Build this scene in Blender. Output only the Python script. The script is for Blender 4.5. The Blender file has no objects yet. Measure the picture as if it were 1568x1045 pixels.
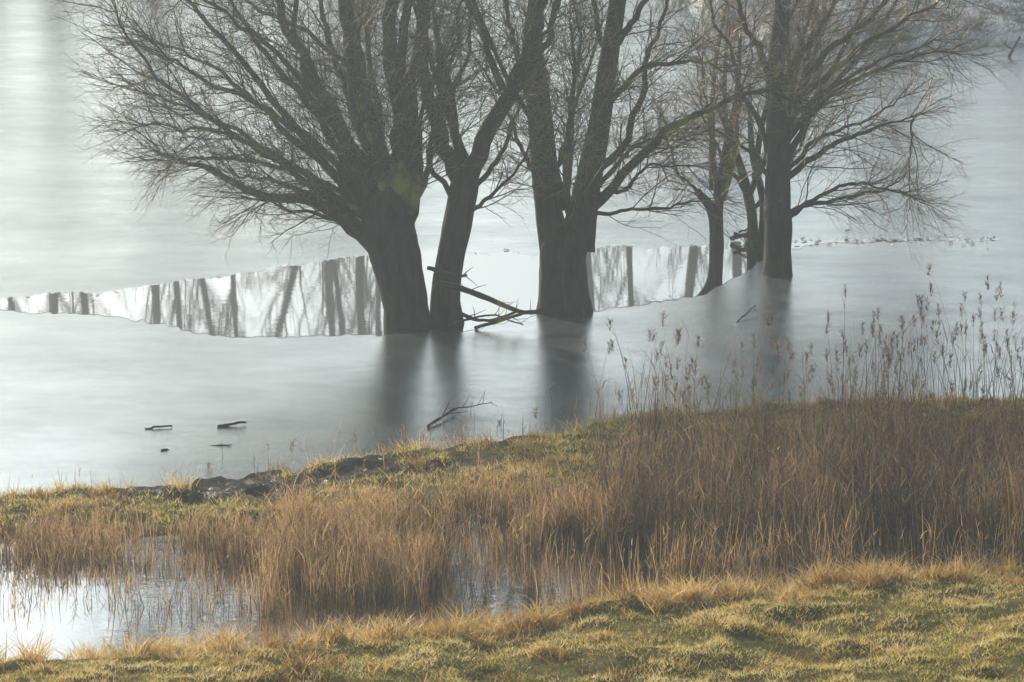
import bpy, math, numpy as np
from mathutils import Vector
rng=np.random.default_rng(7)
H=10.2; FPX=5720.0; PITCH=math.radians(10)
scene=bpy.context.scene
COL=scene.collection
def norm(a): return a/np.maximum(np.linalg.norm(a,axis=-1,keepdims=True),1e-9)
def sst(a,b,x):
    t=np.clip((x-a)/(b-a),0,1); return t*t*(3-2*t)
_tab=np.random.default_rng(3).random((256,256))
def vnoise(x,y):
    xi=np.floor(x).astype(int); yi=np.floor(y).astype(int); fx=x-xi; fy=y-yi
    fx=fx*fx*(3-2*fx); fy=fy*fy*(3-2*fy)
    g=lambda a,b:_tab[a%256,b%256]
    return (g(xi,yi)*(1-fx)+g(xi+1,yi)*fx)*(1-fy)+(g(xi,yi+1)*(1-fx)+g(xi+1,yi+1)*fx)*fy
def fbm(x,y,o=4):
    s=0;a=.5
    for i in range(o):
        s=s+a*vnoise(x+17.3*i,y+9.1*i); x=x*2.03;y=y*2.03;a*=.5
    return s
# ------------------------------------------------ mesh helpers
def make_mesh(name,V,Fq,mats,mat_idx=None,smooth=True,tint=None,parent=None):
    me=bpy.data.meshes.new(name)
    V=np.asarray(V,dtype=np.float32);Fq=np.asarray(Fq,dtype=np.int32)
    k=Fq.shape[1]
    me.vertices.add(len(V)); me.vertices.foreach_set('co',V.ravel())
    me.loops.add(Fq.size); me.loops.foreach_set('vertex_index',Fq.ravel())
    me.polygons.add(len(Fq)); me.polygons.foreach_set('loop_start',np.arange(0,Fq.size,k,dtype=np.int32))
    me.polygons.foreach_set('loop_total',np.full(len(Fq),k,dtype=np.int32))
    for m in mats: me.materials.append(m)
    if mat_idx is not None: me.polygons.foreach_set('material_index',np.asarray(mat_idx,dtype=np.int32))
    if tint is not None:
        a=me.attributes.new('tint','FLOAT','POINT'); a.data.foreach_set('value',np.asarray(tint,dtype=np.float32))
    me.update(calc_edges=True)
    me.polygons.foreach_set('use_smooth',np.full(len(Fq),smooth))
    ob=bpy.data.objects.new(name,me); COL.objects.link(ob)
    if parent: ob.parent=parent
    return ob
def tubes(P,R,K):
    N,S,_=P.shape
    T=norm(np.gradient(P,axis=1))
    U=norm(np.cross(T[:,0],norm(rng.normal(size=(N,3)))))[:,None,:]
    u=norm(U-(U*T).sum(-1,keepdims=True)*T); v=np.cross(T,u)
    a=np.arange(K)*2*math.pi/K
    ring=P[:,:,None,:]+R[:,:,None,None]*(np.cos(a)[None,None,:,None]*u[:,:,None,:]+np.sin(a)[None,None,:,None]*v[:,:,None,:])
    V=ring.reshape(-1,3)
    n,s,k=np.meshgrid(np.arange(N),np.arange(S-1),np.arange(K),indexing='ij')
    b=n*S*K; k2=(k+1)%K
    F=np.stack([b+s*K+k,b+s*K+k2,b+(s+1)*K+k2,b+(s+1)*K+k],-1).reshape(-1,4)
    return V,F
class Acc:
    def __init__(s): s.V=[];s.F=[];s.M=[];s.T=[];s.n=0
    def add(s,V,F,m=0,t=None):
        s.V.append(V);s.F.append(F+s.n);s.M.append(np.full(len(F),m));s.n+=len(V)
        s.T.append(np.full(len(V),.5) if t is None else t)
    def build(s,name,mats,smooth=True,parent=None):
        return make_mesh(name,np.concatenate(s.V),np.concatenate(s.F),mats,np.concatenate(s.M),smooth,np.concatenate(s.T),parent)
def catmull(C,n):
    C=np.asarray(C,float); P=np.vstack([2*C[0]-C[1],C,2*C[-1]-C[-2]]); out=[]
    m=len(C)-1
    for t in np.linspace(0,m-1e-6,n):
        i=int(t);f=t-i;a,b,c,d=P[i:i+4]
        out.append(.5*((2*b)+(c-a)*f+(2*a-5*b+4*c-d)*f*f+(3*b-a-3*c+d)*f**3))
    return np.array(out)
# ------------------------------------------------ materials
def newmat(name):
    m=bpy.data.materials.new(name);m.use_nodes=True;nt=m.node_tree;nt.nodes.clear()
    o=nt.nodes.new('ShaderNodeOutputMaterial');return m,nt,o
def N(nt,t,**kw):
    n=nt.nodes.new(t)
    for k,v in kw.items():
        if k in n.inputs: n.inputs[k].default_value=v
        else: setattr(n,k,v)
    return n
def ramp(nt,fac,stops):
    r=nt.nodes.new('ShaderNodeValToRGB'); e=r.color_ramp.elements
    while len(e)<len(stops): e.new(.5)
    for x,(p,c) in zip(e,stops): x.position=p;x.color=(*c,1) if len(c)==3 else c
    nt.links.new(fac,r.inputs[0]); return r.outputs[0]
def noise(nt,scale,detail=4,stretch=(1,1,1),rough=.55,off=(0,0,0)):
    g=nt.nodes.new('ShaderNodeNewGeometry'); mp=nt.nodes.new('ShaderNodeMapping')
    mp.inputs['Scale'].default_value=stretch; mp.inputs['Location'].default_value=off
    nt.links.new(g.outputs['Position'],mp.inputs[0])
    n=N(nt,'ShaderNodeTexNoise',Scale=scale,Detail=detail,Roughness=rough)
    nt.links.new(mp.outputs[0],n.inputs['Vector']); return n.outputs['Fac']
def foliage(name,stops,trans=.45,nscale=.8,gloss=.12,gc=(.6,.52,.40,1)):
    m,nt,o=newmat(name)
    at=N(nt,'ShaderNodeAttribute',attribute_name='tint')
    nz=noise(nt,nscale,3)
    mx=N(nt,'ShaderNodeMath',operation='MULTIPLY_ADD'); nt.links.new(nz,mx.inputs[0]); mx.inputs[1].default_value=1.0
    sb=N(nt,'ShaderNodeMath',operation='SUBTRACT'); nt.links.new(at.outputs['Fac'],sb.inputs[0]); sb.inputs[1].default_value=.5
    nt.links.new(sb.outputs[0],mx.inputs[2])
    c=ramp(nt,mx.outputs[0],stops)
    d=N(nt,'ShaderNodeBsdfDiffuse'); t=N(nt,'ShaderNodeBsdfTranslucent'); g=N(nt,'ShaderNodeBsdfGlossy',Roughness=.4)
    nt.links.new(c,d.inputs[0]);nt.links.new(c,t.inputs[0])
    a=N(nt,'ShaderNodeMixShader');a.inputs[0].default_value=trans
    nt.links.new(d.outputs[0],a.inputs[1]);nt.links.new(t.outputs[0],a.inputs[2])
    b=N(nt,'ShaderNodeMixShader');b.inputs[0].default_value=gloss
    g.inputs[0].default_value=gc
    nt.links.new(a.outputs[0],b.inputs[1]);nt.links.new(g.outputs[0],b.inputs[2])
    nt.links.new(b.outputs[0],o.inputs[0]); return m
def bark(name,c1,c2,moss,mossamt,bump=.5):
    m,nt,o=newmat(name)
    p=N(nt,'ShaderNodeBsdfPrincipled',Roughness=.85)
    p.inputs['Specular IOR Level'].default_value=.2
    f=noise(nt,9,6,(1,1,.25)); base=ramp(nt,f,[(.3,c1),(.7,c2)])
    f2=noise(nt,1.4,5,off=(5,3,1)); mk=ramp(nt,f2,[(.62-mossamt,(0,0,0)),(.72-mossamt*.6,(1,1,1))])
    mx=N(nt,'ShaderNodeMixRGB'); nt.links.new(mk,mx.inputs[0]);nt.links.new(base,mx.inputs[1]);mx.inputs[2].default_value=(*moss,1)
    nt.links.new(mx.outputs[0],p.inputs['Base Color'])
    b=N(nt,'ShaderNodeBump',Strength=bump,Distance=.05); f3=noise(nt,16,5,(1,1,.18))
    nt.links.new(f3,b.inputs['Height']);nt.links.new(b.outputs[0],p.inputs['Normal'])
    nt.links.new(p.outputs[0],o.inputs[0]);return m
M_bark=bark('willow_bark',(.008,.010,.011),(.045,.048,.048),(.04,.046,.03),.0,1)
M_limb=bark('mossy_limb_bark',(.012,.013,.012),(.042,.042,.034),(.24,.24,.05),.07,.4)
M_twig=foliage('willow_twigs',[(.2,(.022,.022,.018)),(.55,(.07,.066,.04)),(.85,(.20,.175,.075))],.05,.5,.12)
M_twigr=foliage('reddish_twigs',[(.2,(.028,.024,.022)),(.55,(.12,.078,.06)),(.85,(.36,.22,.15))],.05,.5,.28)
M_fartree=bark('distant_bark',(.025,.025,.025),(.05,.05,.045),(.04,.045,.02),.0,.0)
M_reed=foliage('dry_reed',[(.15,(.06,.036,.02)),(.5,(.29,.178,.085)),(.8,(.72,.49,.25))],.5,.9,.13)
M_reedd=foliage('dark_reed',[(.15,(.03,.023,.018)),(.5,(.135,.092,.06)),(.88,(.48,.33,.2))],.42,.9,.1)  # darker copy of the reed; the right-hand bed's shade is in its colour
M_plume=foliage('reed_plume',[(.2,(.07,.045,.035)),(.8,(.32,.20,.13))],.5,2)
M_gold=foliage('dry_tussock_grass',[(.15,(.26,.15,.045)),(.5,(.76,.50,.16)),(.85,(.92,.73,.36))],.5,1.4,.16)
M_grass=foliage('meadow_grass',[(.10,(.08,.09,.018)),(.34,(.42,.37,.06)),(.56,(.80,.65,.17)),(.9,(.92,.76,.36))],.5,1.5,.16)
M_frost=foliage('frosted_far_grass',[(.2,(.10,.11,.11)),(.5,(.42,.46,.48)),(.75,(.88,.92,.94))],.15,.6,.1,(.6,.65,.7,1))
def watermat(name='still_water',bump=.12,fac=.8,rough=.02):
    m,nt,o=newmat(name)
    g=N(nt,'ShaderNodeBsdfGlossy',Roughness=rough);g.inputs[0].default_value=(.95,.97,1,1)
    d=N(nt,'ShaderNodeBsdfDiffuse');d.inputs[0].default_value=(.03,.035,.035,1)
    mx=N(nt,'ShaderNodeMixShader');mx.inputs[0].default_value=fac
    b=N(nt,'ShaderNodeBump',Strength=bump,Distance=.02);f=noise(nt,2.2,4,(1,1.6,1))
    nt.links.new(f,b.inputs['Height']);nt.links.new(b.outputs[0],g.inputs['Normal'])
    nt.links.new(d.outputs[0],mx.inputs[1]);nt.links.new(g.outputs[0],mx.inputs[2]);nt.links.new(mx.outputs[0],o.inputs[0]);return m
M_water=watermat('still_water',.12,.74);M_lead=watermat('open_lake_water',.02,.79,.02)
def icemat():
    m,nt,o=newmat('thin_lake_ice')
    f3=noise(nt,5.0,8,(.9,1.2,1),.8)
    f4=noise(nt,.9,8,(.75,1.1,1),.65,(1,2,0)); f5=noise(nt,.22,5,(.8,1.1,1),.6,(7,1,0))
    g=N(nt,'ShaderNodeBsdfGlossy')
    r=ramp(nt,f4,[(.3,(.13,)*3),(.7,(.23,)*3)]);nt.links.new(r,g.inputs['Roughness'])
    g.inputs[0].default_value=(.91,.96,.99,1)
    d=N(nt,'ShaderNodeBsdfDiffuse');c=ramp(nt,f3,[(.38,(.07,.09,.10)),(.52,(.18,.22,.24)),(.66,(.50,.56,.59))]);nt.links.new(c,d.inputs[0])
    fm=N(nt,'ShaderNodeMixRGB',blend_type='MIX');fm.inputs[0].default_value=.6;nt.links.new(f4,fm.inputs[1]);nt.links.new(f5,fm.inputs[2])
    k=ramp(nt,fm.outputs[0],[(.38,(.90,)*3),(.62,(.62,)*3)])
    mx=N(nt,'ShaderNodeMixShader');nt.links.new(k,mx.inputs[0])
    b=N(nt,'ShaderNodeBump',Strength=.35,Distance=.012);nt.links.new(f3,b.inputs['Height']);nt.links.new(b.outputs[0],g.inputs['Normal'])
    nt.links.new(d.outputs[0],mx.inputs[1]);nt.links.new(g.outputs[0],mx.inputs[2]);nt.links.new(mx.outputs[0],o.inputs[0]);return m
M_ice=icemat()
def groundmat():
    m,nt,o=newmat('bank_ground')
    p=N(nt,'ShaderNodeBsdfPrincipled');p.inputs['Specular IOR Level'].default_value=.2
    f=noise(nt,1.3,7,rough=.65); c=ramp(nt,f,[(.3,(.05,.045,.02)),(.5,(.16,.14,.04)),(.7,(.32,.27,.07))])
    ge=N(nt,'ShaderNodeNewGeometry');sx=N(nt,'ShaderNodeSeparateXYZ');nt.links.new(ge.outputs['Position'],sx.inputs[0])
    mr=N(nt,'ShaderNodeMapRange');mr.inputs['From Min'].default_value=80;mr.inputs['From Max'].default_value=100
    nt.links.new(sx.outputs['Y'],mr.inputs['Value'])
    f2=noise(nt,.8,8,(1,.6,1),.8);c2=ramp(nt,f2,[(.43,(.06,.065,.07)),(.49,(.4,.43,.44)),(.54,(.9,.95,.97))])
    mx=N(nt,'ShaderNodeMixRGB');nt.links.new(mr.outputs[0],mx.inputs[0]);nt.links.new(c,mx.inputs[1]);nt.links.new(c2,mx.inputs[2])
    at=N(nt,'ShaderNodeAttribute',attribute_name='tint')
    f6=noise(nt,5,6,rough=.7);cm=ramp(nt,f6,[(.4,(.012,.009,.007)),(.6,(.06,.046,.03))])
    mm=N(nt,'ShaderNodeMixRGB');nt.links.new(at.outputs['Fac'],mm.inputs[0]);nt.links.new(mx.outputs[0],mm.inputs[1]);nt.links.new(cm,mm.inputs[2])
    nt.links.new(mm.outputs[0],p.inputs['Base Color'])
    fr=ramp(nt,f6,[(.40,(.22,)*3),(.48,(.95,)*3)])
    r=N(nt,'ShaderNodeMixRGB');nt.links.new(at.outputs['Fac'],r.inputs[0]);r.inputs[1].default_value=(.95,.95,.95,1);nt.links.new(fr,r.inputs[2])
    nt.links.new(r.outputs[0],p.inputs['Roughness'])
    b=N(nt,'ShaderNodeBump',Strength=1,Distance=.15);f3=noise(nt,7,6,rough=.75);nt.links.new(f3,b.inputs['Height']);nt.links.new(b.outputs[0],p.inputs['Normal'])
    nt.links.new(p.outputs[0],o.inputs[0]);return m
M_ground=groundmat()
# ------------------------------------------------ terrain
sX=np.array([-200,-30,-6.55,-4.5,-3.2,-2.2,0,1,1.6,4.5,7.45,14,40,200]);sY=np.array([42,44,46.7,47.3,48.1,49.0,50.4,51,51.6,53,53.3,54,56,56])
def Ys(X): return np.interp(X,sX,sY)+.35*(fbm(X*.9+50,X*0+3)-.5)+.25*(fbm(X*3.9+50,X*0+8)-.5)
nX=np.array([-200,-20,-5.7,-3.1,-1.33,0,1.2,3,5.7,12,200]);nY=np.array([36,37.0,37.9,39.0,39.3,39.9,40.8,41.6,42.3,43,44])
def Yn(X): return np.interp(X,nX,nY)+.6*(fbm(X*1.1+20,X*0+7)-.5)
def Yr(X): return Ys(X)-np.interp(X,[-7,-3,0,2,5,9],[2.6,3.6,4.3,4.3,3.5,3.0])
def Yf(X): return 150-43.5*sst(1,8,X)+3*(fbm(X*.15,X*0+1)-.5)
def mud(X,Y): return np.clip(np.exp(-((X+2.9)/2.1)**2-((Y-47.2+ -.45*(X+2.9))/1.0)**2)*(-.1+2.1*fbm(X*1.7,Y*1.7)),0,1)
def ground(X,Y):
    ys,yn,yr,yf=Ys(X),Yn(X),Yr(X),Yf(X)
    z=np.full_like(X,-.45)
    rid=sst(-.15,.7,ys-Y)*sst(-.5,.4,Y-yr)
    z=z+rid*(.57+.14*(fbm(X*1.2,Y*1.2)-.5)+.2*(fbm(X*4,Y*4,3)-.5)+.24*mud(X,Y)*(fbm(X*6,Y*6,3)-.5))
    near=sst(-.35,.5,yn-Y); d=np.maximum(yn-Y,0)
    z=z+near*(.55+.035*d+.32*(fbm(X*.9+9,Y*.9)-.5)+.13*(fbm(X*3.3,Y*3.3,3)-.5))
    z=z+np.maximum(34-Y,0)*.22*(Y>-8)+(Y<=-8)*42*.22
    far=sst(-1,1.2,Y-yf); z=z+far*(.7+np.clip((Y-yf)*.16,0,3.2)+.8*(fbm(X*.6,Y*.6)-.5))
    z=z+sst(170,200,np.abs(X))*3*(Y>50)
    return z
xs=np.unique(np.concatenate([np.linspace(-900,-60,25),np.linspace(-60,-12,50),np.linspace(-12,12,260),np.linspace(12,60,90),np.linspace(60,900,25)]))
ys_=np.unique(np.concatenate([np.linspace(-60,30,40),np.linspace(30,36,20),np.linspace(36,56,240),np.linspace(56,100,20),np.linspace(100,130,90),np.linspace(130,170,40),np.linspace(170,2500,30)]))
GX,GY=np.meshgrid(xs,ys_,indexing='ij');GZ=ground(GX,GY)
V=np.stack([GX,GY,GZ],-1).reshape(-1,3)
nx,ny=len(xs),len(ys_)
def gridfaces(nx,ny):
    i,j=np.meshgrid(np.arange(nx-1),np.arange(ny-1),indexing='ij');a=i*ny+j
    return np.stack([a,a+ny,a+ny+1,a+1],-1).reshape(-1,4)
make_mesh('ground',V,gridfaces(nx,ny),[M_ground],tint=np.clip(mud(GX,GY)*1.8,0,1).ravel())
wx=np.linspace(-220,220,900);yc=Ys(wx)-1.3
P1=np.stack([np.stack([wx,yc,wx*0],-1),np.stack([wx,wx*0+172,wx*0],-1)],1).reshape(-1,3)
make_mesh('frozen_lake',P1,gridfaces(len(wx),2),[M_ice],smooth=False)
P2=np.stack([np.stack([wx,Yn(wx)-1.2,wx*0],-1),np.stack([wx,yc-.01,wx*0],-1)],1).reshape(-1,3)
make_mesh('marsh_pool',P2,gridfaces(len(wx),2),[M_water],smooth=False)
def gy(py): return H/math.tan(PITCH+math.atan((py-522)/FPX))
def gp(px,py):
    y=gy(py); s=y*math.cos(PITCH)+H*math.sin(PITCH); return (px-784)/FPX*s, y
top=[(-60,466),(60,455),(130,450),(240,435),(330,424),(430,405),(560,392),(640,388),(815,388),(900,381),(1000,378),(1080,374),(1160,371),(1240,369),(1300,367.5),(1420,366),(1530,364)]
bot=[(-60,470),(60,480),(120,482),(220,490),(300,508),(400,514),(560,513),(640,508),(700,508),(830,484),(910,477),(1000,463),(1080,450),(1130,425),(1180,388),(1240,372),(1420,368.5),(1530,366)]
T=np.array([gp(*p) for p in top]);B=np.array([gp(*p) for p in bot])
lx=np.linspace(max(T[0,0],B[0,0]),min(T[-1,0],B[-1,0]),2200)
ty=np.interp(lx,T[:,0],T[:,1])+1.3*(fbm(lx*1.6,lx*0+2,7)-.5)+.7*(fbm(lx*9,lx*0+5,5)-.5)
by=np.interp(lx,B[:,0],B[:,1])+.8*(fbm(lx*1.5,lx*0+12,7)-.5)+.5*(fbm(lx*8,lx*0+15,5)-.5)
ty=np.maximum(ty,by+.02)
PW=np.stack([np.stack([lx,by,lx*0+.004],-1),np.stack([lx,ty,lx*0+.004],-1)],1).reshape(-1,3)
make_mesh('open_water',PW,gridfaces(len(lx),2),[M_lead],smooth=False)
def U(a,b,n): return rng.uniform(a,b,n)
M_shard=foliage('broken_ice',[(.1,(.4,.47,.52)),(.8,(.8,.86,.9))],.3,2,.3)
n=420;i=rng.integers(0,len(lx),n);sel=(lx[i]>4.9)
sxp=np.r_[lx[i][sel],lx[i][~sel][:25]];syp=np.r_[ty[i][sel]+rng.normal(size=sel.sum())*.35,ty[i][~sel][:25]+rng.normal(size=25)*.1]
k=len(sxp);az=U(0,6.28,k);s=U(.03,.12,k)
c0=np.stack([sxp,syp,np.full(k,.002)],-1);e1=np.stack([np.cos(az)*s,np.sin(az)*s,U(0,.25,k)*s],-1);e2=np.stack([-np.sin(az)*s*.6,np.cos(az)*s*.6,U(.05,.4,k)*s],-1)
Vs=np.stack([c0,c0+e1,c0+e1*.8+e2,c0+e2*.8],1).reshape(-1,3)
make_mesh('ice_shards',Vs,np.arange(k*4).reshape(-1,4),[M_shard],smooth=False,tint=np.repeat(U(0,1,k),4))
# ------------------------------------------------ trees
UP=np.array([0,0,1.])
def spawn(P,R,M,t0,t1,ang,L,Lvar,up,S,r0,r1,wob=.12,taper=.5,outc=None,outk=0):
    Nn,S0,_=P.shape
    t=(t0+(t1-t0)*(np.arange(M)[None,:]+rng.random((Nn,M)))/M)
    f=t*(S0-1);i=np.minimum(f.astype(int),S0-2);f=f-i
    n=np.arange(Nn)[:,None]
    a=P[n,i];b=P[n,i+1];pos=a+(b-a)*f[...,None];tan=norm(b-a)
    rp=R[n,i]
    pos=pos.reshape(-1,3);tan=tan.reshape(-1,3);t=t.ravel();rp=rp.ravel()
    k=len(pos)
    pr=norm(np.cross(tan,rng.normal(size=(k,3))))
    an=np.radians(rng.uniform(ang[0],ang[1],k))[:,None]
    d=norm(tan*np.cos(an)+pr*np.sin(an)+UP*up*.5)
    if outc is not None:
        o=pos-outc;o[:,2]=0;d=norm(d+norm(o)*outk)
    ln=L*(1-taper*t)*rng.uniform(1-Lvar,1+Lvar,k)
    pts=[pos];st=(ln/(S-1))[:,None]
    for s in range(S-1):
        d=norm(d+rng.normal(size=(k,3))*wob+UP*up*.25/(S-1)*3)
        pts.append(pts[-1]+d*st)
    Pn=np.stack(pts,1)
    rr=np.minimum(r0*rng.uniform(.6,1.25,k),rp*.75)
    Rn=rr[:,None]*(1-np.linspace(0,1,S)[None,:]*(1-r1/r0))
    return Pn,Rn
def tree(name,bx,by,trunk,limbs,twig,dens=1.0,seed=1,L1=1.5,depthlimbs=6,head=None,outk=.15):
    global rng; rng=np.random.default_rng(seed)
    X0,Y0=gp(bx,by); sc=(Y0*math.cos(PITCH)+H*math.sin(PITCH))/FPX
    def cv(p):
        return (X0+(p[0]-bx)*sc,Y0+(p[3] if len(p)>3 else 0),(by-p[1])*sc/.985)
    ob=bpy.data.objects.new(name,None);COL.objects.link(ob);ob.location=(X0,Y0,0)
    acc=Acc();limbP=[];limbR=[]
    for tr in trunk:
        C=[cv(p) for p in tr];n=40
        P=catmull(C,n);R=np.interp(np.linspace(0,1,n),np.linspace(0,1,len(tr)),[p[2]*sc for p in tr])
        V,F=tubes(P[None],R[None],20)
        ang=np.tile(np.arange(20)*2*math.pi/20,n);zz=V[:,2]
        nn=(fbm(np.cos(ang)*1.6+9+X0,np.sin(ang)*1.6+zz*.9,4)-.5)+.5*(fbm(np.cos(ang)*4+3,np.sin(ang)*4+zz*1.2,3)-.5)
        c=np.repeat(P,20,axis=0);V=V+(V-c)*nn[:,None]*.5
        acc.add(V,F,0)
    S=22
    for li in limbs:
        C=[cv(p) for p in li['p']];dd=li.get('d',0)
        m=len(C)
        C=[(c[0],c[1]+dd*(i/(m-1))**1.2,c[2]) for i,c in enumerate(C)]
        P=catmull(C,S);ln=np.linalg.norm(P[-1]-P[0])
        w=np.cumsum(rng.normal(size=(S,3))*.028*min(ln,4)/3,axis=0);P=P+w-w[0]
        r0,r1=li['r']
        if r0<13: r0*=.8;r1*=.6
        R=np.linspace(r0**.75,(r1*.75)**.75,S)**(1/.75)*sc
        limbP.append(P);limbR.append(R)
    hd=np.array(cv(head))
    for q in range(depthlimbs):
        az=rng.choice([-1,1])*math.pi/2+rng.uniform(-.7,.7);el=rng.uniform(.5,1.25);ln=rng.uniform(3,5.5)
        d=np.array([math.cos(az)*math.cos(el),math.sin(az)*math.cos(el),math.sin(el)])
        C=[hd+rng.normal(size=3)*.1]
        for s in range(4): d=norm(d+rng.normal(size=3)*.1+UP*.08);C.append(C[-1]+d*ln/4)
        limbP.append(catmull(C,S));limbR.append(np.linspace(5.5,1.7,S)*sc)
    LP=np.array(limbP);LR=np.array(limbR)
    V,F=tubes(LP,LR,9);acc.add(V,F,1)
    lens=np.linalg.norm(np.diff(LP,axis=1),axis=-1).sum(1)
    g1=[];g1r=[]
    for i in range(len(LP)):
        M=max(3,int(lens[i]*4.2*dens))
        a,b=spawn(LP[i:i+1],LR[i:i+1],M,.12,1.0,(16,60),L1,.5,.1,9,.0115,.0045,.13,.4,hd,outk);g1.append(a);g1r.append(b)
        a,b=spawn(LP[i:i+1],LR[i:i+1],3,.95,1.0,(5,30),L1*.9,.3,.1,9,.011,.0045,.12,.2,hd,outk);g1.append(a);g1r.append(b)
    A1=np.concatenate(g1);R1=np.concatenate(g1r)
    V,F=tubes(A1,R1,5);acc.add(V,F,1)
    A2,R2=spawn(A1,R1,6,.08,1.0,(20,62),.74,.55,.06,6,.0068,.0036,.12,.45,hd,outk*.7)
    V,F=tubes(A2,R2,3);acc.add(V,F,2,np.repeat(rng.random(len(A2)),6*3))
    A3,R3=spawn(A2,R2,4,.15,1.0,(22,60),.34,.5,.05,4,.0048,.003,.1,.3,hd,outk*.5)
    V,F=tubes(A3,R3,3);acc.add(V,F,2,np.repeat(rng.random(len(A3)),4*3))
    o=acc.build(name+'_branches',[M_bark,M_limb,twig]);o.name='trunk_and_branches'
    o.parent=ob;o.location=(-X0,-Y0,0)
    return ob
def Lm(pts,r0,r1,d=0): return dict(p=pts,r=(r0,r1),d=d)
tree('willow_tree',622,497,
 [[(624,520,42),(620,470,34),(612,420,35),(602,370,39),(594,320,38),(588,285,28)]],
 [Lm([(598,335),(575,220),(560,100),(540,-20),(520,-160)],24,10,.4),
  Lm([(605,330),(600,200),(585,80),(590,-150)],20,9,-.5),
  Lm([(622,340),(640,250),(632,150),(652,50),(640,-150)],14,6,.8),
  Lm([(610,330),(622,230),(610,120),(615,0),(622,-160)],13,6,-1.2),
  Lm([(580,330),(535,220),(490,110),(430,0),(380,-120)],14,5,-.8),
  Lm([(575,345),(520,240),(450,140),(360,40),(300,-60)],11,3.5,1.0),
  Lm([(572,350),(500,260),(400,170),(310,110),(240,60)],9,3,-1.2),
  Lm([(568,370),(500,300),(400,225),(310,185),(240,165)],8,2.6,.6),
  Lm([(590,410),(560,360),(500,322),(420,300),(345,262),(275,235)],15,2.6,-.5),
  Lm([(575,380),(500,325),(440,305),(390,292),(345,285)],8,2.6,1.2),
  Lm([(580,395),(530,345),(480,325),(430,312),(395,300)],6,2.4,-1.4),
  Lm([(565,330),(470,210),(380,110),(300,10),(250,-80)],10,3,1.8),
  Lm([(575,310),(510,160),(460,40),(440,-100)],11,4,-1.8),
  Lm([(575,320),(480,235),(390,185),(300,145),(230,110)],8,2.6,2.0),
  Lm([(580,300),(520,200),(430,90),(350,20),(300,-30)],8,2.6,-2.2),
  Lm([(590,300),(550,170),(500,60),(480,-120)],10,4,2.2),
  Lm([(575,350),(480,280),(380,245),(310,225),(250,215)],7,2.2,-1.8),
  Lm([(600,250),(540,120),(420,30),(330,-20)],7,3,1.2),
  Lm([(570,340),(450,230),(330,150),(240,50),(210,-20)],7,2.6,-.6),
  Lm([(560,350),(440,250),(340,200),(260,190),(200,180)],6,2.4,.9),
  Lm([(625,330),(670,250),(700,170),(720,60),(730,-60)],8,3.5,1.6),
 ],M_twig,1.15,11,1.35,5,(595,310))
tree('willow_tree',685,495,
 [[(686,515,30),(682,460,23),(690,400,21),(702,340,22),(712,285,22),(712,262,15)]],
 [Lm([(706,280),(668,190),(655,110),(640,20),(625,-130)],14,7,.5),
  Lm([(716,280),(752,200),(776,130),(800,60),(815,-20),(830,-150)],15,9,-.3),
  Lm([(695,310),(660,230),(690,100),(720,0),(730,-100)],6,3,-1.2),
  Lm([(725,290),(770,240),(800,180),(840,120)],6,3,1.5),
  Lm([(715,330),(750,310),(800,255),(830,200)],5,2.5,-1.0),
  Lm([(770,140),(740,60),(720,-30),(700,-130)],8,4,.8),
  Lm([(752,200),(790,110),(850,20),(880,-90)],7,3,.8)],M_twig,1.1,12,1.0,3,(712,270))
tree('willow_tree',865,478,
 [[(866,505,50),(864,455,40),(862,410,37),(862,375,38),(866,350,30)],
  [(850,380,26),(836,300,19),(826,190,17),(816,80,16),(824,-20,13),(830,-170,8)],
  [(880,380,30),(898,295,20),(915,200,17),(930,100,15),(945,0,12),(962,-170,8)]],
 [Lm([(895,335),(950,270),(1010,200),(1070,165),(1130,140),(1190,150)],11,5,-.8),
  Lm([(905,330),(960,325),(1030,318),(1085,313)],4.5,2.2,-.4),
  Lm([(840,340),(800,260),(770,200),(740,130)],6,3,1.4),
  Lm([(900,285),(970,200),(1000,100),(1070,-30)],9,4,1.0),
  Lm([(918,180),(990,110),(1060,100),(1130,110)],7,3,.8),
  Lm([(826,200),(790,110),(770,20),(750,-100)],8,4,-1.0),
  Lm([(822,100),(860,20),(880,-80),(890,-160)],8,4,1.2),
  Lm([(935,80),(980,0),(1030,-90)],8,4,-1.2),
  Lm([(930,100),(900,20),(885,-90)],7,4,.8),
  Lm([(885,320),(940,250),(980,230),(1040,230)],6,3,1.5),
  Lm([(905,300),(960,290),(1000,250),(1060,240)],5,2.5,-1.2),
  Lm([(838,290),(870,210),(880,120),(870,20)],6,3,-1.4)],M_twig,1.2,13,1.1,5,(868,330))
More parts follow.
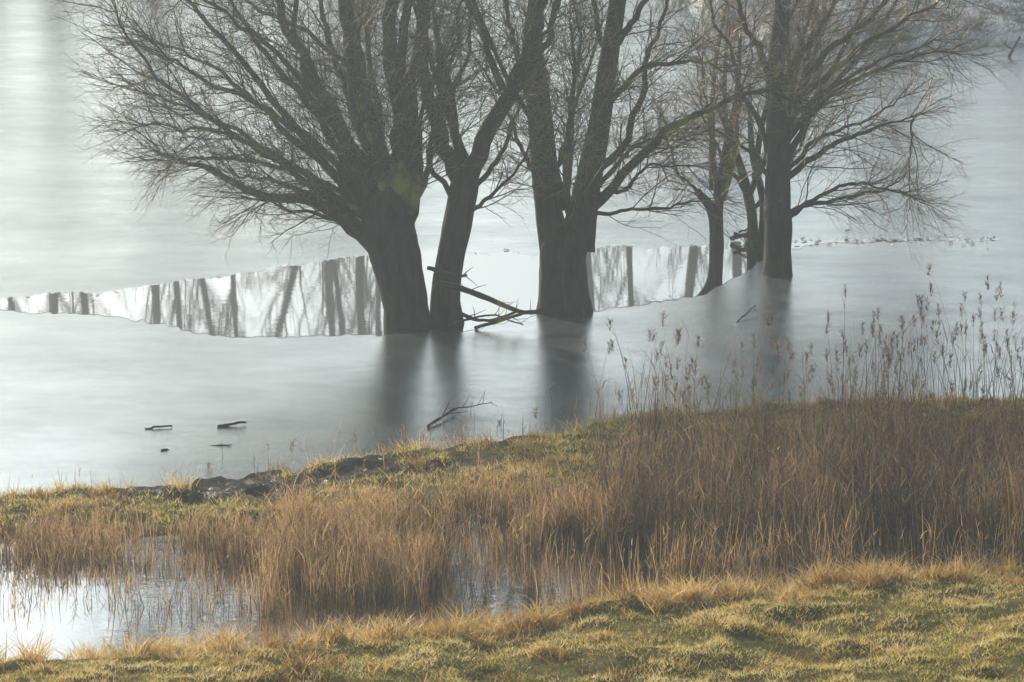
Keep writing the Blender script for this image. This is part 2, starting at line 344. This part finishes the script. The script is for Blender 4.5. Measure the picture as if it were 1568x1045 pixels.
tree('willow_tree',1190,420,
 [[(1190,440,26),(1190,390,22),(1190,330,22),(1189,270,20),(1187,220,17),(1183,130,14),(1190,40,11),(1196,-130,6)]],
 [Lm([(1195,260),(1240,190),(1310,130),(1390,100),(1450,95)],8,2.6,-.8),
  Lm([(1200,275),(1270,215),(1340,195),(1395,185)],7,2.6,.8),
  Lm([(1200,340),(1250,305),(1310,275),(1370,285)],6,2.2,-.6),
  Lm([(1200,330),(1260,320),(1330,318),(1390,325)],5,2,.6),
  Lm([(1188,210),(1250,100),(1330,20),(1400,-60)],9,3.5,.9),
  Lm([(1187,190),(1300,90),(1390,40),(1440,10)],7,2.6,-1.6),
  Lm([(1185,160),(1240,50),(1290,-60)],8,4,-1),
  Lm([(1182,240),(1140,170),(1110,90),(1080,0)],7,3,1),
  Lm([(1180,280),(1150,230),(1090,190),(1050,180)],5,2.5,-.8),
  Lm([(1183,120),(1140,40),(1110,-60)],8,4,-.7),
  Lm([(1195,290),(1240,230),(1330,210),(1400,170)],6,2.5,2),
  Lm([(1187,200),(1260,140),(1350,90),(1430,60)],6,2.5,.3),
  Lm([(1395,182),(1400,230),(1394,300)],2.2,1.5,0)],M_twigr,1.2,14,1.2,6,(1190,230))
tree('willow_tree',1097,378,
 [[(1098,395,12),(1096,350,9),(1088,318,8),(1065,292,5)],[(1100,390,10),(1100,320,7),(1108,240,6),(1125,150,4),(1130,60,3)]],
 [Lm([(1090,325),(1060,290),(1020,250),(1000,180)],5,2.5,.4),
  Lm([(1100,330),(1080,260),(1060,180),(1050,90)],5,2.5,-.6),
  Lm([(1108,250),(1130,190),(1150,120),(1160,40)],5,2.5,.6)],M_twigr,1.0,15,.9,3,(1098,300))
tree('willow_tree',1150,376,
 [[(1150,390,10),(1152,340,8),(1140,280,7),(1120,220,5),(1095,160,4)],[(1166,385,8),(1168,310,6),(1150,230,5),(1145,130,3)]],
 [Lm([(1145,300),(1110,240),(1080,200),(1060,150)],5,2.5,.4),
  Lm([(1152,330),(1200,270),(1230,220),(1250,150)],5,2.5,1.2)],M_twigr,1.0,16,.9,2,(1150,290))
rng=np.random.default_rng(99)
def sticks(name,lst,mat,n=14,K=7,kids=0):
    acc=Acc()
    for pts,r0,r1 in lst:
        P=catmull(pts,n);P=P+np.cumsum(rng.normal(size=P.shape)*.006,axis=0)
        R=np.linspace(r0,r1,n)*(1+.08*rng.normal(size=n));V,F=tubes(P[None],R[None],K);acc.add(V,F,0)
        if kids:
            a,b=spawn(P[None],R[None],kids,.2,1,(30,70),.35,.5,0.1,5,.01,.003);V,F=tubes(a,b,4);acc.add(V,F,0)
    return acc.build(name,[mat])
sticks('fallen_branch',[
 ([(-1.35,59.2,.95),(-.95,59.0,.86),(-.75,58.9,.85)],.035,.02),
 ([(-1.25,59.0,.75),(-.6,58.9,.6),(.1,58.8,.34),(.5,58.9,.30)],.055,.03),
 ([(-.95,59.0,.3),(-.4,58.9,.18),(.1,58.9,.34)],.035,.02),
 ([(-.6,58.9,.02),(-.05,58.9,.2),(.5,59.0,.3)],.03,.025),
 ([(-1.0,58.9,.1),(-.3,58.8,.25),(.2,58.7,.12)],.02,.01)],M_limb,kids=5)
def onw(px,py,z=0.0):
    x,y=gp(px,py);return (x,y,z)
def logpx(name,a,b,r,kids=0,z0=.02,z1=.03):
    A=onw(*a,z0);B=onw(*b,z1);C=tuple((A[i]+B[i])/2+(.01 if i==2 else 0) for i in range(3))
    sticks(name,[([A,C,B],r,r*.7)],M_bark,10,6,kids)
logpx('driftwood',(222,657),(266,654),.018,0,.0,.01);logpx('driftwood',(333,654),(376,650),.024,0,0,.01)
logpx('driftwood',(247,690),(262,688),.02,0,0,.01);logpx('driftwood',(320,682),(356,682),.01,0,0,.01)
logpx('driftwood',(1126,494),(1156,478),.012,3,0,.1)
logpx('driftwood',(655,655),(700,632),.022,6,.02,.06);logpx('driftwood',(690,632),(755,628),.009,6,.05,.08)
sticks('driftwood',[([(4.05,68.4,.06),(4.3,68.3,.14),(4.6,68.4,.2)],.045,.02),([(4.1,68.2,.18),(4.35,68.3,.12),(4.65,68.2,.06)],.035,.02),([(4.2,68.3,.2),(4.4,68.2,.25),(4.6,68.3,.2)],.02,.012)],M_bark,12,7,14)
x,y=gp(1545,88);sticks('dead_branch',[([(x,y,0),(x+.15,y,.3),(x+.3,y,.55)],.05,.03),([(x+.1,y,.25),(x-.1,y,.35),(x-.15,y,.5)],.03,.01)],M_bark,kids=4)
# distant tree row (mirrored in the open water)
acc=Acc()
tx=[-14.6,-13.9,-12.7,-11.6,-9.3,-7.7,-7.1,-6.3,-5.5,3.3,4.9,7.4,9.4,-17.5,-19,-21]+list(np.r_[rng.uniform(-60,-22,16),rng.uniform(13,60,16)])
lean=[.01,.03,.16,-.02,-.2,.0,.13,.0,-.04,.0,.05,-.06,.02,.1,-.05,.1]
TP=[];TR=[]
for i,x in enumerate(tx):
    y=152+rng.uniform(-1,2.5);ln=lean[i] if i<len(lean) else rng.normal()*.06
    C=[(x-ln*15,y,1.5),(x-ln*8+rng.normal()*.2,y,8),(x,y,15),(x+ln*5+rng.normal()*.3,y,20),(x+ln*8,y,24)]
    TP.append(catmull(C,20));TR.append(np.linspace(.28,.07,20)*rng.uniform(.55,1.15))
TP=np.array(TP);TR=np.array(TR)
V,F=tubes(TP,TR,8);acc.add(V,F,0)
A1,R1=spawn(TP,TR,40,.25,1,(20,50),4.6,.4,.35,8,.06,.018,.13,.6);V,F=tubes(A1,R1,4);acc.add(V,F,0)
A2,R2=spawn(A1,R1,9,.1,1,(20,50),1.8,.4,.2,5,.024,.012,.13,.4);V,F=tubes(A2,R2,3);acc.add(V,F,0)
acc.build('distant_tree_row',[M_fartree])
acc=Acc();k=700
hx=rng.uniform(-60,1,k);hp=np.stack([hx,154+rng.uniform(-1.5,1.5,k),hx*0+1.0],-1)
hp2=hp+np.stack([rng.normal(size=k)*.5,rng.normal(size=k)*.4,rng.uniform(1.2,3,k)],-1)
HP=np.stack([hp,(hp+hp2)/2,hp2],1);HR=np.tile(np.array([.05,.04,.02]),(k,1))
V,F=tubes(HP,HR,4);acc.add(V,F,0)
a,b=spawn(HP,HR,12,.1,1,(20,70),.9,.4,.2,4,.03,.012);V,F=tubes(a,b,3);acc.add(V,F,0)
acc.build('distant_hedge',[M_fartree])
# ------------------------------------------------ grass / reeds
def blades(base,h,lean,curve,w,S=4):
    n=len(base);az=rng.uniform(0,2*math.pi,n);dirv=np.stack([np.cos(az),np.sin(az),az*0],-1)
    fa=rng.uniform(0,math.pi,n);wd=np.stack([np.cos(fa),np.sin(fa)*.6,fa*0],-1)
    t=np.linspace(0,1,S)
    off=(lean[:,None]*t+curve[:,None]*t**2.2)*h[:,None]
    z=h[:,None]*(t-.35*curve[:,None]*t**2.5)
    P=base[:,None,:]+dirv[:,None,:]*off[...,None]+UP*z[...,None]
    ww=(w[:,None]*(1-t**1.6*.88))[...,None]*wd[:,None,:]
    V=np.stack([P-ww,P+ww],2).reshape(-1,3)
    i,s=np.meshgrid(np.arange(n),np.arange(S-1),indexing='ij');b=i*S*2+s*2
    F=np.stack([b,b+1,b+3,b+2],-1).reshape(-1,4)
    return V,F,P
def addbl(acc,x,y,h,lean,curve,w,m=0,S=4,tint=None,z=None,dz=-.02,grad=0):
    n=len(x);z=ground(x,y) if z is None else z
    V,F,P=blades(np.stack([x,y,np.maximum(z,-.1)+dz],-1),h,lean,curve,w,S)
    t=rng.random(n) if tint is None else tint
    acc.add(V,F,m,np.repeat(t,S*2)+np.tile(np.repeat(np.linspace(-.5,.5,S)*grad,2),n));return P  # grad paints sunlit tips and shaded bases into the blade tint
acc=Acc();n=220000
x=U(-9,9,n);y=U(34.5,43.5,n);k=(y<Yn(x)+.15)&(fbm(x*3.1+4,y*3.1,3)>.2);x,y=x[k],y[k]
pt=fbm(x*1.1,y*1.6);pt2=fbm(x*3.3,y*3.3,3);hh=(.022+.07*pt2)*U(.6,1.5,len(x))
addbl(acc,x,y,hh,U(.1,.9,len(x)),U(0,.5,len(x)),U(.004,.008,len(x)),0,3,np.clip(U(.25,.75,len(x))+(pt2-.45)*1.0+(pt-.45)*1.3,0,1))
acc.build('meadow_grass',[M_grass],False)
acc=Acc();n=130000
x=U(-9,9.5,n);ys0=Ys(x);y=ys0-U(-.05,4.2,n);k=(ground(x,y)>.0)&(rng.random(n)>mud(x,y)*1.6)&(fbm(x*2,y*2)>.40);x,y=x[k],y[k]
addbl(acc,x,y,U(.03,.10,len(x)),U(.1,.7,len(x)),U(0,.5,len(x)),U(.005,.009,len(x)),0,3)
acc.build('shore_grass',[M_grass],False)
acc=Acc();n=11000
x=U(7,30,n);y=Yf(x)+np.abs(rng.normal(size=n))*7;k=fbm(x*.7,y*.5)>.49;x,y=x[k],y[k]
addbl(acc,x,y,U(.05,.22,len(x)),U(.1,.7,len(x)),U(0,.7,len(x)),U(.012,.03,len(x)),0,3,np.clip(fbm(x*.5,y*.8+5)*1.8-.25+U(-.3,.3,len(x)),0,1))
acc.build('far_bank_grass',[M_frost],False)
def tussocks(name,cx,cy,hm,nb,mat,spread=.14):
    acc=Acc();nC=len(cx);x=np.repeat(cx,nb)+rng.normal(size=nC*nb)*spread;y=np.repeat(cy,nb)+rng.normal(size=nC*nb)*spread
    hs=np.repeat(hm*U(.35,1.6,nC),nb)*U(.4,1.2,nC*nb);tt=np.repeat(U(-.05,.65,nC),nb)+U(-.05,.45,nC*nb)
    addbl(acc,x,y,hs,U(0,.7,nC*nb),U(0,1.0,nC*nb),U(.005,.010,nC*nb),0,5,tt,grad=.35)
    return acc.build(name,[mat],False)
n=430;cx=U(-9,9,n);cx=cx[fbm(cx*2.3,cx*0+5)>.36];cy=Yn(cx)-np.abs(rng.normal(size=len(cx)))*.5+.2
tussocks('dry_grass_tussocks',cx,cy,.25,80,M_gold,.08)
n=170;cx=U(-9,9,n);cy=Yn(cx)-U(.6,5,n)
tussocks('dry_grass_tufts',cx,cy,.11,50,M_gold,.08)
n=280;cx=U(-9,9.5,n);cy=Ys(cx)-np.r_[U(.0,.5,n//2),U(.3,3.4,n-n//2)];k=rng.random(n)>mud(cx,cy)*1.5;
tussocks('shore_tussocks',cx[k],cy[k],.17,70,M_gold,.08)
def reeds(acc,x,y,h,m,leafs=2,plume=0):
    n=len(x);tt=U(0,1,n)*.75+.4*fbm(x*1.3,y*1.3+40)-.1
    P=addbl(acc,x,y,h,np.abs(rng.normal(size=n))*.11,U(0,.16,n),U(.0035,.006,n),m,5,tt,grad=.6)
    for l in range(leafs):
        k=rng.random(n)<.8;Pk=P[k];f=U(.15,.9,len(Pk))*4;i=f.astype(int);hgt=f/4;f=f-i;r=np.arange(len(Pk))
        b=Pk[r,i]+(Pk[r,np.minimum(i+1,4)]-Pk[r,i])*f[:,None]
        V,F,_=blades(b,U(.12,.34,len(b))*np.clip(h[k],.4,1.3),U(.15,.7,len(b)),U(0,1.2,len(b)),U(.0035,.007,len(b)),4)
        acc.add(V,F,m,np.repeat(U(0,.8,len(b))+(hgt-.5)*.6+.05,8))  # leaf tint lightens with height, same painted lit tops and shaded bottoms
    if plume>0:
        k=rng.random(n)<plume;tp=np.repeat(P[k][:,-1],26,axis=0);mm=len(tp)
        tp=tp+UP*U(-.13,.04,mm)[:,None]+rng.normal(size=(mm,3))*.010
        V,F,_=blades(tp,U(.04,.1,mm),U(.1,.6,mm),U(0,1.2,mm),U(.003,.007,mm),3);acc.add(V,F,2,np.repeat(U(0,1,mm),6))
acc=Acc()
def zone(n,x0,x1,y0,y1,h0,h1,m,leafs=2,plume=0,clump=.42,cs=1.6,soft=.08):
    x=U(x0,x1,n);y=U(y0,y1,n);c=fbm(x*cs+31,y*cs);k=(c+rng.normal(size=n)*soft>clump)&(y<Ys(x)-.1)&(y>Yn(x)-.1);x,y,c=x[k],y[k],c[k]
    c2=fbm(x*2.7+5,y*2.7+11,3)
    reeds(acc,x,y,U(h0,h1,len(x))*(.2+.7*c+1.05*c2),m,leafs,plume)
zone(7500,-9,-2.6,42.5,44.2,.22,.55,0,2,0,.42,1.6,.05)
zone(1500,-9,-2.5,40.3,42.7,.12,.42,0,1,0,.50,2.2,.06)
zone(450,-4.6,-2.5,40.3,43,.3,.6,0,1,0,.45,2.2)
zone(6500,-2.8,-.8,40.3,43.8,.42,.95,0,2,0,.45,1.6,.04)
zone(4500,-.9,1.4,43.2,45.5,.4,.8,0,2,0,.44,1.6,.05)
zone(400,-.9,1.4,40.8,43.2,.3,.65,0,1,0,.45,2.2)
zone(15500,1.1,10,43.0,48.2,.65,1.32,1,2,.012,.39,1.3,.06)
zone(2600,1.1,10,41.4,43.0,.35,.8,0,2,0,.48,1.6,.04)
zone(2600,4.2,10,48,50.0,.4,.75,1,2,.0,.45)
zone(380,1.6,10,45.5,49.5,1.2,1.9,1,1,.45,.3)
zone(280,4.6,10,50.5,53.2,.9,1.7,1,1,.5,.3)
zone(300,-7.5,1.2,45,50.3,.15,.45,0,1,0,.3)
acc.build('reed_bed',[M_reed,M_reedd,M_plume],False)
acc=Acc();n=150;x=U(-7,5,n);y=Ys(x)+np.abs(rng.normal(size=n))*.7
reeds(acc,x,y,U(.12,.45,n),0,1,.1)
n=60;x=U(1,8,n);y=Ys(x)+U(-.5,1.2,n);reeds(acc,x,y,U(.5,1.4,n),0,1,.5)
acc.build('reed_stems',[M_reed,M_reedd,M_plume],False)
# ------------------------------------------------ mist
mbx=np.array([[sx_,sy_,sz_] for sx_ in (-210,210) for sy_ in (-70,250) for sz_ in (-2,36)],float)
make_mesh('mist',mbx,[[0,1,3,2],[4,6,7,5],[0,4,5,1],[2,3,7,6],[0,2,6,4],[1,5,7,3]],[],smooth=False)
mb=bpy.data.objects['mist']
m,nt,o=newmat('mist_volume');vs=N(nt,'ShaderNodeVolumeScatter',Density=.0018,Anisotropy=.5);vs.inputs['Color'].default_value=(.79,.93,1,1)
nt.links.new(vs.outputs[0],o.inputs['Volume']);mb.data.materials.append(m)
# ------------------------------------------------ light
EL=math.radians(22);AZ=math.radians(32)
sd=Vector((-math.sin(AZ)*math.cos(EL),math.cos(AZ)*math.cos(EL),math.sin(EL)))
L=bpy.data.lights.new('sun','SUN');L.energy=5;L.angle=math.radians(.6);L.color=(1,.88,.70)
lo=bpy.data.objects.new('sun',L);COL.objects.link(lo);lo.rotation_euler=sd.to_track_quat('Z','Y').to_euler();lo.location=(0,60,40)
w=bpy.data.worlds.new('World');scene.world=w;w.use_nodes=True;nt=w.node_tree;bg=nt.nodes['Background']
sk=nt.nodes.new('ShaderNodeTexSky');sk.sky_type='NISHITA';sk.sun_disc=False;sk.sun_elevation=EL;sk.sun_rotation=-AZ;sk.dust_density=2.0;sk.air_density=1.0
hs=nt.nodes.new('ShaderNodeHueSaturation');hs.inputs['Saturation'].default_value=.6
ml=nt.nodes.new('ShaderNodeMixRGB');ml.blend_type='MULTIPLY';ml.inputs[0].default_value=1;ml.inputs[2].default_value=(.88,.99,1.06,1)
nt.links.new(sk.outputs[0],hs.inputs['Color']);nt.links.new(hs.outputs[0],ml.inputs[1]);nt.links.new(ml.outputs[0],bg.inputs[0]);bg.inputs[1].default_value=.12
scene.view_settings.view_transform='Standard';scene.view_settings.look='None';scene.view_settings.exposure=0
cam=bpy.data.cameras.new('camera');co=bpy.data.objects.new('camera',cam);COL.objects.link(co)
co.location=(0,0,H);co.rotation_euler=(math.radians(90)-PITCH,0,0);cam.sensor_width=36;cam.lens=18/(784/FPX);cam.clip_end=4000;cam.clip_start=.5
scene.camera=co
